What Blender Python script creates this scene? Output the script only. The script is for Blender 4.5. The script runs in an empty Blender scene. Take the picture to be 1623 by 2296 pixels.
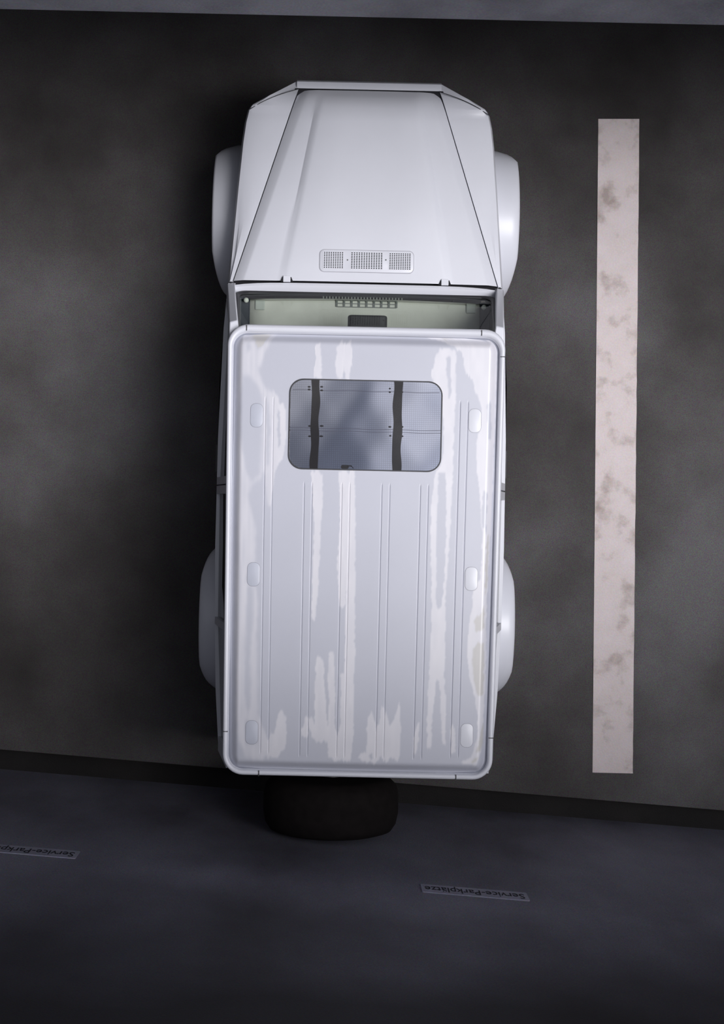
import bpy, bmesh, math, random
import numpy as np
from mathutils import Vector, Matrix
random.seed(3); np.random.seed(3)
SC = bpy.context.scene; COL = SC.collection
PI = math.pi
# ------------------------------------------------------------------ camera (straight down from 10 m, lens shifted sideways)
F, H, NX, NY = 3588.0, 10.0, 745.0, 1148.0
cam = bpy.data.cameras.new('camera'); camo = bpy.data.objects.new('camera', cam); COL.objects.link(camo)
camo.location = (0, 0, H); camo.rotation_euler = (0, 0, 0)
cam.sensor_fit = 'VERTICAL'; cam.sensor_height = 24.0; cam.lens = 24.0 * F / 2296
cam.shift_x = (811.5 - NX) / 2296; cam.clip_end = 200
SC.camera = camo
SC.view_settings.view_transform = 'Standard'; SC.view_settings.look = 'None'
SC.view_settings.gamma = 1; SC.view_settings.use_curve_mapping = False
SC.view_settings.exposure = 0.0

def P(px, py, z=0.0):                      # photograph pixel seen at real height z -> world point
    s = F / (H - z); return Vector(((px - NX) / s, -(py - NY) / s, z))

# ------------------------------------------------------------------ sky: broken cloud, brighter towards +X
def nodes_of(idb):
    idb.use_nodes = True; nt = idb.node_tree; nt.nodes.clear(); return nt
w = bpy.data.worlds.new('world'); SC.world = w; nt = nodes_of(w)
N = nt.nodes.new; LK = nt.links.new
out = N('ShaderNodeOutputWorld'); bg = N('ShaderNodeBackground'); tc = N('ShaderNodeTexCoord')
mp = N('ShaderNodeMapping'); mp.inputs['Location'].default_value = (-0.384, -0.187, 0.1)
n1 = N('ShaderNodeTexNoise'); n1.inputs['Scale'].default_value = 9.0; n1.inputs['Detail'].default_value = 4; n1.inputs['Roughness'].default_value = .5
cr = N('ShaderNodeValToRGB'); cr.color_ramp.interpolation = 'EASE'; cr.color_ramp.elements[0].position = .36; cr.color_ramp.elements[0].color = (.26, .29, .38, 1)
cr.color_ramp.elements[1].position = .62; cr.color_ramp.elements[1].color = (1.32, 1.33, 1.42, 1)
sx = N('ShaderNodeSeparateXYZ'); mr = N('ShaderNodeMapRange')
mr.inputs['From Min'].default_value = -1; mr.inputs['From Max'].default_value = 1
mr.inputs['To Min'].default_value = .6; mr.inputs['To Max'].default_value = 1.4
mul = N('ShaderNodeVectorMath'); mul.operation = 'SCALE'
LK(tc.outputs['Generated'], mp.inputs['Vector']); LK(mp.outputs[0], n1.inputs['Vector']); LK(n1.outputs[0], cr.inputs[0])
LK(tc.outputs['Generated'], sx.inputs[0]); LK(sx.outputs[0], mr.inputs['Value'])
cie = N('ShaderNodeMapRange'); cie.inputs['From Min'].default_value = 0; cie.inputs['From Max'].default_value = 1   # overcast sky: dimmer to the horizon
cie.inputs['To Min'].default_value = .14; cie.inputs['To Max'].default_value = 1; LK(sx.outputs[2], cie.inputs['Value'])
pr = N('ShaderNodeMath'); pr.operation = 'MULTIPLY'; LK(mr.outputs[0], pr.inputs[0]); LK(cie.outputs[0], pr.inputs[1])
LK(cr.outputs[0], mul.inputs[0]); LK(pr.outputs[0], mul.inputs['Scale'])
dt = N('ShaderNodeVectorMath'); dt.operation = 'DOT_PRODUCT'; dt.inputs[1].default_value = Vector((.44, -.06, .89)).normalized(); LK(tc.outputs['Generated'], dt.inputs[0])
mx0 = N('ShaderNodeMath'); mx0.operation = 'MAXIMUM'; mx0.inputs[1].default_value = 0; LK(dt.outputs['Value'], mx0.inputs[0])
pw = N('ShaderNodeMath'); pw.operation = 'POWER'; pw.inputs[1].default_value = 20; LK(mx0.outputs[0], pw.inputs[0])      # hazy glow round the veiled sun
ga = N('ShaderNodeMath'); ga.operation = 'MULTIPLY_ADD'; ga.inputs[1].default_value = 6.0; ga.inputs[2].default_value = .62; LK(pw.outputs[0], ga.inputs[0])
mu2 = N('ShaderNodeVectorMath'); mu2.operation = 'SCALE'; LK(mul.outputs[0], mu2.inputs[0]); LK(ga.outputs[0], mu2.inputs['Scale'])
LK(mu2.outputs[0], bg.inputs['Color']); LK(bg.outputs[0], out.inputs['Surface'])
bg.inputs['Strength'].default_value = 0.75
# hazy sun behind the cloud, right of the car
sl = bpy.data.lights.new('sun', 'SUN'); sl.energy = 2.35; sl.angle = math.radians(27); sl.color = (1.0, .97, .96)
so = bpy.data.objects.new('sun', sl); COL.objects.link(so); so.location = (6, 1, 12)
so.rotation_euler = Vector((.44, -.06, .89)).to_track_quat('Z', 'Y').to_euler()

# ------------------------------------------------------------------ materials
def mat(name, col, rough=.5, metal=0, coat=0, spec=.5, noise=None, bump=None, alpha=None):
    m = bpy.data.materials.new(name); nt = nodes_of(m); N = nt.nodes.new; L = nt.links.new
    o = N('ShaderNodeOutputMaterial'); b = N('ShaderNodeBsdfPrincipled'); L(b.outputs[0], o.inputs[0])
    b.inputs['Base Color'].default_value = (*col, 1); b.inputs['Roughness'].default_value = rough
    b.inputs['Metallic'].default_value = metal; b.inputs['Coat Weight'].default_value = coat; b.inputs['Coat Roughness'].default_value = .26
    b.inputs['Specular IOR Level'].default_value = spec
    t = N('ShaderNodeTexCoord')
    amt, sc = noise or (.06, 6)
    n = N('ShaderNodeTexNoise'); n.inputs['Scale'].default_value = sc; n.inputs['Detail'].default_value = 6; L(t.outputs['Object'], n.inputs['Vector'])
    r = N('ShaderNodeMapRange'); r.inputs['From Min'].default_value = .3; r.inputs['From Max'].default_value = .7
    r.inputs['To Min'].default_value = 1 - amt; r.inputs['To Max'].default_value = 1 + amt; L(n.outputs[0], r.inputs['Value'])
    v = N('ShaderNodeVectorMath'); v.operation = 'SCALE'; v.inputs[0].default_value = col; L(r.outputs[0], v.inputs['Scale'])
    L(v.outputs[0], b.inputs['Base Color'])
    if bump:
        n2 = N('ShaderNodeTexNoise'); n2.inputs['Scale'].default_value = bump[1]; n2.inputs['Detail'].default_value = 3; L(t.outputs['Object'], n2.inputs['Vector'])
        bp = N('ShaderNodeBump'); bp.inputs['Strength'].default_value = bump[0]; bp.inputs['Distance'].default_value = .01
        L(n2.outputs[0], bp.inputs['Height']); L(bp.outputs[0], b.inputs['Normal'])
    return m, nt, b, v
PAINT = mat('white_paint', (.66, .67, .73), .5, coat=.45, noise=(.02, 3))[0]
BLACK = mat('black_rubber', (.012, .011, .012), .7, noise=(.2, 30))[0]
TYRE = mat('tyre_rubber', (.011, .009, .009), .9, spec=.12, noise=(.2, 20))[0]
GAP = mat('dark_gap', (.012, .012, .016), .9)[0]
SEAL = mat('seal_rubber', (.03, .03, .034), .5)[0]
STEEL = mat('wheel_steel', (.45, .46, .48), .35, metal=.9)[0]
CHROME = mat('chrome', (.7, .7, .72), .12, metal=1)[0]
DASH = mat('dashboard_plastic', (.62, .61, .55), .65, noise=(.05, 12), bump=(.15, 300))[0]
DASHD = mat('vent_plastic', (.10, .11, .11), .6)[0]
SEAT = mat('seat_cloth', (.09, .09, .10), .9, noise=(.15, 60))[0]
STRAP = mat('strap_webbing', (.014, .012, .013), .85, noise=(.2, 120))[0]
PILLAR = mat('pillar_trim', (.012, .018, .030), .5)[0]
GLINT = mat('glint_cream', (.85, .85, .78), .4)[0]
LAMPG = mat('lamp_glass', (.75, .77, .8), .08, coat=1)[0]
RED = mat('red_lens', (.35, .02, .015), .2, coat=1)[0]
GRILLE = mat('grille_plastic', (.03, .03, .033), .5)[0]
def glass(name, tint, refl=1.0):
    m = bpy.data.materials.new(name); nt = nodes_of(m); N = nt.nodes.new; L = nt.links.new
    o = N('ShaderNodeOutputMaterial'); mx = N('ShaderNodeMixShader'); fr = N('ShaderNodeFresnel'); fr.inputs['IOR'].default_value = 1.5
    tr = N('ShaderNodeBsdfTransparent'); tr.inputs[0].default_value = (*tint, 1)
    gl = N('ShaderNodeBsdfGlossy'); gl.inputs['Roughness'].default_value = .02
    am = N('ShaderNodeMath'); am.operation = 'MULTIPLY'; am.inputs[1].default_value = refl; L(fr.outputs[0], am.inputs[0]); L(am.outputs[0], mx.inputs[0]); L(tr.outputs[0], mx.inputs[1]); L(gl.outputs[0], mx.inputs[2]); L(mx.outputs[0], o.inputs[0])
    return m
WSGLASS = glass('windscreen_glass', (.90, .95, .92), .3); TINT = glass('tinted_glass', (.25, .28, .28)); ROOFGLASS = glass('sunroof_glass', (.93, .93, .94))
# silver sunshade film: metallic, woven grid
SHADE, nt, b, v = mat('silver_sunshade', (.46, .47, .52), .09, metal=1, noise=(.03, 3))
N = nt.nodes.new; L = nt.links.new
tc = N('ShaderNodeTexCoord'); sp = N('ShaderNodeSeparateXYZ'); L(tc.outputs['Object'], sp.inputs[0])
fac = []
for ax in (0, 1):
    a = N('ShaderNodeMath'); a.operation = 'MULTIPLY'; a.inputs[1].default_value = 2 * PI / .0105; L(sp.outputs[ax], a.inputs[0])
    c = N('ShaderNodeMath'); c.operation = 'SINE'; L(a.outputs[0], c.inputs[0])
    d = N('ShaderNodeMapRange'); d.inputs['From Min'].default_value = .35; d.inputs['From Max'].default_value = .95; L(c.outputs[0], d.inputs['Value']); fac.append(d)
mxm = N('ShaderNodeMath'); mxm.operation = 'MAXIMUM'; L(fac[0].outputs[0], mxm.inputs[0]); L(fac[1].outputs[0], mxm.inputs[1])
rr = N('ShaderNodeMapRange'); rr.inputs['To Min'].default_value = 1; rr.inputs['To Max'].default_value = .80; L(mxm.outputs[0], rr.inputs['Value'])
v2 = N('ShaderNodeVectorMath'); v2.operation = 'SCALE'; L(v.outputs[0], v2.inputs[0]); L(rr.outputs[0], v2.inputs['Scale']); L(v2.outputs[0], b.inputs['Base Color'])
# roof paint: pale sky and beige building reflections painted in by two mesh attributes
ROOFP, nt, b, v = mat('roof_paint_reflections', (.50, .51, .58), .45, coat=.45, noise=(.02, 3))
N = nt.nodes.new; L = nt.links.new
aw = N('ShaderNodeAttribute'); aw.attribute_name = 'pale_refl'; ap = N('ShaderNodeAttribute'); ap.attribute_name = 'beige_refl'
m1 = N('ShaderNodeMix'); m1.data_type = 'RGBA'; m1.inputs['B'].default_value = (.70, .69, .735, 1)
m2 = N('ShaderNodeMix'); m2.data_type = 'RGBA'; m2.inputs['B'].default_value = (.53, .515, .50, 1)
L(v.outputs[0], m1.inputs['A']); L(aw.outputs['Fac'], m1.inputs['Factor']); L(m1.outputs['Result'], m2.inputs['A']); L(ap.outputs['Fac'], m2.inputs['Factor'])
L(m2.outputs['Result'], b.inputs['Base Color'])
# ground and concrete
def concrete(name, c0, c1, c2, big, grain, rough=.8, streak=(1, 1, 1), warp=0, gr=.35):
    m = bpy.data.materials.new(name); nt = nodes_of(m); N = nt.nodes.new; L = nt.links.new
    o = N('ShaderNodeOutputMaterial'); b = N('ShaderNodeBsdfPrincipled'); L(b.outputs[0], o.inputs[0])
    t = N('ShaderNodeTexCoord'); mp = N('ShaderNodeMapping'); mp.inputs['Scale'].default_value = streak; L(t.outputs['Object'], mp.inputs[0])
    n = N('ShaderNodeTexNoise'); n.inputs['Scale'].default_value = big; n.inputs['Detail'].default_value = 7; n.inputs['Roughness'].default_value = .55; L(mp.outputs[0], n.inputs['Vector'])
    r = N('ShaderNodeValToRGB'); e = r.color_ramp.elements; e[0].position = .34; e[0].color = (*c0, 1); e[1].position = .66; e[1].color = (*c2, 1)
    q = e.new(.5); q.color = (*c1, 1); L(n.outputs[0], r.inputs[0])
    g = N('ShaderNodeTexNoise'); g.inputs['Scale'].default_value = grain; g.inputs['Detail'].default_value = 2; L(t.outputs['Object'], g.inputs['Vector'])
    mx = N('ShaderNodeMix'); mx.data_type = 'RGBA'; mx.blend_type = 'OVERLAY'; mx.inputs['Factor'].default_value = gr
    L(r.outputs[0], mx.inputs['A']); L(g.outputs['Color'], mx.inputs['B']); L(mx.outputs['Result'], b.inputs['Base Color'])
    bp = N('ShaderNodeBump'); bp.inputs['Strength'].default_value = .35; bp.inputs['Distance'].default_value = .004; L(g.outputs[0], bp.inputs['Height']); L(bp.outputs[0], b.inputs['Normal'])
    b.inputs['Roughness'].default_value = rough; b.inputs['Specular IOR Level'].default_value = .3
    return m
FLOORM = concrete('asphalt', (.026, .023, .0225), (.060, .056, .056), (.108, .104, .108), .62, 170, gr=.9)
WALLM = concrete('stained_concrete', (.075, .071, .088), (.17, .167, .21), (.25, .25, .31), .8, 150, streak=(1, 1, .45), gr=.9)
BEAMM = concrete('pale_concrete', (.22, .22, .26), (.33, .33, .38), (.42, .42, .48), 2.0, 90, streak=(1, 1, .7))
# shade painted into the wall colour, deepening towards the top
nt = WALLM.node_tree; N = nt.nodes.new; L = nt.links.new
bs = [n for n in nt.nodes if n.type == 'BSDF_PRINCIPLED'][0]; src = bs.inputs['Base Color'].links[0].from_socket
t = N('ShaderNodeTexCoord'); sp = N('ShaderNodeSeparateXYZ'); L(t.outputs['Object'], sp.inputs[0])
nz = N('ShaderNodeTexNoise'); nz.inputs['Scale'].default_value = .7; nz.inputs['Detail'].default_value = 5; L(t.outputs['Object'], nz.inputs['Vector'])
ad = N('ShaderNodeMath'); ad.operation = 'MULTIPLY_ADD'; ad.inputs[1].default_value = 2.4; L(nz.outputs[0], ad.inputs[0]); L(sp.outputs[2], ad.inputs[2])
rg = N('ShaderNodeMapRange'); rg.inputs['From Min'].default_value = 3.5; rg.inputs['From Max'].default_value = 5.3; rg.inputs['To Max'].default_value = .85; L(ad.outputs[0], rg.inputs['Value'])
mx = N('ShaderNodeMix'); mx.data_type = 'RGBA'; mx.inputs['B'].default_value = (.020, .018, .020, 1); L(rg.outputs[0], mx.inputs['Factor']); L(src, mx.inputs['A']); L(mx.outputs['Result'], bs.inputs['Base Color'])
DRAINM = concrete('dark_drain', (.006, .005, .005), (.009, .008, .008), (.015, .013, .013), 2, 100)  # near-black colour for the drain channel
LINEM = concrete('worn_line_paint', (.37, .31, .29), (.60, .53, .525), (.64, .57, .58), 5.5, 110, gr=.2)
for n in LINEM.node_tree.nodes:
    if n.type == 'VALTORGB': n.color_ramp.elements[0].position = .31; n.color_ramp.elements[1].position = .47; n.color_ramp.elements[2].position = .7
SIGNM = concrete('aged_sign_plate', (.28, .28, .36), (.33, .33, .42), (.37, .37, .46), 6, 100)
INK = mat('sign_ink', (.012, .012, .02), .7)[0]

# ------------------------------------------------------------------ mesh helpers
def mk(name, vs, fs, m, parent=None, smooth=30, bevel=0, solid=0, label=None):
    me = bpy.data.meshes.new(name); me.from_pydata([tuple(v) for v in vs], [], fs)
    bm = bmesh.new(); bm.from_mesh(me); bmesh.ops.recalc_face_normals(bm, faces=bm.faces); bm.to_mesh(me); bm.free()
    me.materials.append(m)
    if smooth:
        me.shade_smooth(); me.set_sharp_from_angle(angle=math.radians(smooth))
    o = bpy.data.objects.new(name, me); COL.objects.link(o)
    if parent: o.parent = parent
    if solid: q = o.modifiers.new('solid', 'SOLIDIFY'); q.thickness = abs(solid); q.offset = -1 if solid > 0 else 1
    if bevel: q = o.modifiers.new('bevel', 'BEVEL'); q.width = bevel; q.segments = 2; q.limit_method = 'ANGLE'
    if label: o['label'] = label
    return o
class MB:
    def __init__(s): s.v = []; s.f = []
    def add(s, vs, fs):
        k = len(s.v); s.v += [tuple(v) for v in vs]; s.f += [tuple(i + k for i in f) for f in fs]; return s
    def box(s, x0, x1, y0, y1, z0, z1):
        return s.add([(x, y, z) for z in (z0, z1) for y in (y0, y1) for x in (x0, x1)],
                     [(0, 2, 3, 1), (4, 5, 7, 6), (0, 1, 5, 4), (2, 6, 7, 3), (0, 4, 6, 2), (1, 3, 7, 5)])
    def hexa(s, p):            # 4 bottom, 4 top
        return s.add(p, [(0, 3, 2, 1), (4, 5, 6, 7), (0, 1, 5, 4), (1, 2, 6, 5), (2, 3, 7, 6), (3, 0, 4, 7)])
    def rings(s, rs, closed=True, cap=True):    # loft of equal rings
        n = len(rs[0]); k = len(s.v)
        for r in rs: s.v += [tuple(p) for p in r]
        for i in range(len(rs) - 1):
            for j in range(n if closed else n - 1):
                a = k + i * n + j; b = k + i * n + (j + 1) % n; s.f.append((a, b, b + n, a + n))
        if cap and closed:
            s.f.append(tuple(k + j for j in reversed(range(n)))); s.f.append(tuple(k + (len(rs) - 1) * n + j for j in range(n)))
        return s
    def lathe(s, c, axis, prof, n=32, cap=True):   # prof: (along, radius)
        def pt(a, r, t):
            q = (a, r * math.cos(t), r * math.sin(t))
            d = {'x': (q[0], q[1], q[2]), 'y': (q[1], q[0], q[2]), 'z': (q[1], q[2], q[0])}[axis]
            return (c[0] + d[0], c[1] + d[1], c[2] + d[2])
        return s.rings([[pt(a, r, 2 * PI * j / n) for j in range(n)] for a, r in prof], True, cap)
    def tube(s, pts, r, n=8):
        rs = []
        for i, p in enumerate(pts):
            p = Vector(p); d = (Vector(pts[min(i + 1, len(pts) - 1)]) - Vector(pts[max(i - 1, 0)])).normalized()
            u = d.orthogonal().normalized(); w_ = d.cross(u)
            rs.append([p + u * r * math.cos(2 * PI * j / n) + w_ * r * math.sin(2 * PI * j / n) for j in range(n)])
        return s.rings(rs)
    def build(s, name, m, parent=None, **k): return mk(name, s.v, s.f, m, parent, **k)
def rrect(x0, x1, y0, y1, r, n=6):
    pts = []
    for cx, cy, a0 in ((x1 - r, y1 - r, 0), (x0 + r, y1 - r, 90), (x0 + r, y0 + r, 180), (x1 - r, y0 + r, 270)):
        for i in range(n + 1):
            a = math.radians(a0 + 90 * i / n); pts.append((cx + r * math.cos(a), cy + r * math.sin(a)))
    return pts
def empty(name, loc, rz=0):
    o = bpy.data.objects.new(name, None); COL.objects.link(o); o.location = loc; o.rotation_euler = (0, 0, rz); return o
def tag(o, label=None, cat=None, group=None, kind=None):
    if label: o['label'] = label
    if cat: o['category'] = cat
    if group: o['group'] = group
    if kind: o['kind'] = kind
    return o

# ------------------------------------------------------------------ setting
XE = 14.0
wr = math.atan(-.0844)                         # back wall runs slightly askew
w0 = P(745, 1796, 0); wd = Vector((math.cos(wr), math.sin(wr), 0)); wn = Vector((-wd.y, wd.x, 0))
def wl(u, n, z): p = w0 + wd * u + wn * n; return (p.x, p.y, z)
gutter = .147
b = MB()                                       # parking floor, ends at the drain channel
far = 7.0
b.hexa([wl(-XE, gutter, -.25), wl(XE, gutter, -.25), (XE, far, -.25), (-XE, far, -.25), wl(-XE, gutter, 0), wl(XE, gutter, 0), (XE, far, 0), (-XE, far, 0)])
fl = b.build('floor', FLOORM, smooth=0); tag(fl, 'dark stained asphalt floor of the parking bay', kind='structure')
b = MB(); b.hexa([wl(-XE, -.02, -.25), wl(XE, -.02, -.25), wl(XE, gutter, -.25), wl(-XE, gutter, -.25), wl(-XE, -.02, -.14), wl(XE, -.02, -.14), wl(XE, gutter, -.14), wl(-XE, gutter, -.14)])
tag(b.build('trim_1', DRAINM, smooth=0), 'dark drain channel between asphalt and foot of the wall', kind='structure')
b = MB(); b.hexa([wl(-XE, -.3, -.25), wl(XE, -.3, -.25), wl(XE, 0, -.25), wl(-XE, 0, -.25), wl(-XE, -.3, 7.2), wl(XE, -.3, 7.2), wl(XE, 0, 7.2), wl(-XE, 0, 7.2)])
tag(b.build('wall_back', WALLM, smooth=0), 'dark stained concrete wall with painted upper shade behind the car carrying the small signs', kind='structure')
b = MB(); b.hexa([wl(-XE, 0, 6.5), wl(XE, 0, 6.5), wl(XE, .62, 6.5), wl(-XE, .62, 6.5), wl(-XE, 0, 6.75), wl(XE, 0, 6.75), wl(XE, .62, 6.75), wl(-XE, .62, 6.75)])  # unseen ledge, added to keep sky light off the upper wall
tag(b.build('shade_ledge', WALLM, smooth=0), 'unseen concrete ledge added to shade the back wall', kind='structure')
br = math.atan(-.0222); e0 = P(745, 38.5, 3.0); bd = Vector((math.cos(br), math.sin(br), 0)); bn = Vector((-bd.y, bd.x, 0))
def bl(u, n, z): p = e0 + bd * u + bn * n; return (p.x, p.y, z)
b = MB(); b.hexa([bl(-XE, 0, 3.0), bl(XE, 0, 3.0), bl(XE, 5, 3.0), bl(-XE, 5, 3.0), bl(-XE, 0, 5.6), bl(XE, 0, 5.6), bl(XE, 5, 5.6), bl(-XE, 5, 5.6)])
tag(b.build('ceiling', BEAMM, smooth=0, bevel=.012), 'pale concrete deck edge overhanging the front of the bay', kind='structure')
b = MB(); b.box(-XE, XE, 6.7, 7.0, 0, 3.05)  # unseen wall, added to keep sky light out from under the deck
tag(b.build('unseen_wall_front', FLOORM, smooth=0), 'unseen concrete wall added to close off sky under the overhanging deck', kind='structure')
# parking line
q = [P(1341, 267), P(1433, 267), P(1418, 1734), P(1328, 1732)]
c = sum(q, Vector()) / 4
n = 60; vs = []
L0, L1 = [q[0], q[3]], [q[1], q[2]]
rows = []
for i in range(n + 1):
    t = i / n; j = lambda: random.uniform(-.0016, .0016)
    a = L0[0].lerp(L0[1], t) - c; d = L1[0].lerp(L1[1], t) - c
    rows.append([(a.x + j(), a.y, .0005), (a.x + j() * 0, a.y, .004), (d.x + j(), d.y, .004), (d.x, d.y, .0005)])
b = MB(); b.rings(rows, closed=True)
ln = b.build('parking_line', LINEM, smooth=0); ln.location = (c.x, c.y, 0)
tag(ln, 'long worn white painted parking line on asphalt right of the car', 'road marking')
# signs on the wall
def sign(px, py, label, wid):
    # find wall point whose image is px,py
    best = None
    for k in range(400):
        z = 1 + k * .005; s = F / (H - z)
        X = (px - NX) / s; u = (X - w0.x) / wd.x; Y = w0.y + wd.y * u
        e = abs(NY - Y * s - py)
        if best is None or e < best[0]: best = (e, u, z)
    _, u, z = best
    r = empty('sign', wl(u, 0, z), wr)
    tag(r, label, 'sign')
    hh = .082
    b = MB(); b.rings([[(x, yy, zz) for x, zz in rrect(-wid / 2, wid / 2, -hh, hh, .01, 3)] for yy in (0.0, .004)])
    b.build('plate', SIGNM, r, smooth=0)
    cu = bpy.data.curves.new('letters', 'FONT'); cu.body = 'Service-Parkplätze'; cu.align_x = 'CENTER'; cu.size = 1; cu.extrude = .02
    cu.resolution_u = 3
    to = bpy.data.objects.new('letters', cu); COL.objects.link(to); bpy.context.view_layer.update()
    me = bpy.data.meshes.new_from_object(to.evaluated_get(bpy.context.evaluated_depsgraph_get())); bpy.data.objects.remove(to)
    xs = [v.co.x for v in me.vertices]; k = wid * .93 / (max(xs) - min(xs)); mid = (max(xs) + min(xs)) / 2
    for v in me.vertices:
        x, y, zz = v.co; v.co = (-(x - mid) * k, .0045 + (.001 if zz > 0 else 0), (y - .27) * .135)
    me.flip_normals(); me.materials.clear(); me.materials.append(INK)
    lo = bpy.data.objects.new('lettering', me); COL.objects.link(lo); lo.parent = r
    lo['label'] = 'dark lettering reading Service-Parkplätze'
    return r
sign(1064, 2002, 'narrow pale grey sign reading Service-Parkplätze on the wall behind the car', .525)
sign(56, 1908, 'narrow grey sign with dark lettering on wall at far left, cut off by the frame', .525)

# ------------------------------------------------------------------ car
RZ = math.radians(-1.25); O = Vector((.1507, -.1957, 0))
car = empty('car', O, RZ)
tag(car, 'boxy white off-road car with sunroof and black spare wheel seen from above', 'car')
Ri = Matrix.Rotation(-RZ, 2)
def LC(px, py, z):
    p = P(px, py, z) - O; q = Ri @ Vector((p.x, p.y)); return (q.x, q.y)
def itp(x, pts):
    xs = [p[0] for p in pts]; return float(np.interp(x, xs, [p[1] for p in pts]))
OUT = [(-1.13, .765), (-.8, .79), (-.2, .812), (1.0, .806), (1.455, .766), (2.0, .728), (2.25, .708), (2.36, .695), (2.43, .680), (2.46, .658), (2.515, .56), (2.57, .475), (2.615, .405)]
hoodi = lambda y: itp(y, [(1.455, .735), (2.547, .398), (2.62, .375)])
outx = lambda y: itp(y, OUT)
hz = lambda y: 1.20 - .075 * (y - 1.455)
FW, RW = (1.91, .39), (-.45, .39)      # wheel centres (y, z)
WX = .735
def arch(c, r, n=14, a0=None):
    zb = .42; a = math.asin((zb - c[1]) / r)
    return [(c[0] + r * math.cos(PI - (a + (PI - 2 * a) * i / n)), c[1] + r * math.sin(a + (PI - 2 * a) * i / n)) for i in range(n + 1)]
def side_panel(name, outline, fx, mtl, s, parent, th=.03, label=None):
    bm = bmesh.new(); vs = [bm.verts.new((s * fx(y, z), y, z)) for y, z in outline]
    f = bm.faces.new(vs); bmesh.ops.triangulate(bm, faces=[f])
    bmesh.ops.recalc_face_normals(bm, faces=bm.faces)
    g = bmesh.ops.extrude_face_region(bm, geom=list(bm.faces))
    for v in g['geom']:
        if isinstance(v, bmesh.types.BMVert): v.co.x -= s * th
    bmesh.ops.recalc_face_normals(bm, faces=bm.faces)
    me = bpy.data.meshes.new(name); bm.to_mesh(me); bm.free(); me.materials.append(mtl)
    me.shade_smooth(); me.set_sharp_from_angle(angle=math.radians(25))
    o = bpy.data.objects.new(name, me); COL.objects.link(o); o.parent = parent
    if label: o['label'] = label
    return o
def sx_(y, z):
    base = outx(y)
    if z <= 1.08: return base - .012 * (1 if z < .6 else 0)
    return base - (z - 1.08) * ((base - .665) / .80)

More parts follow.
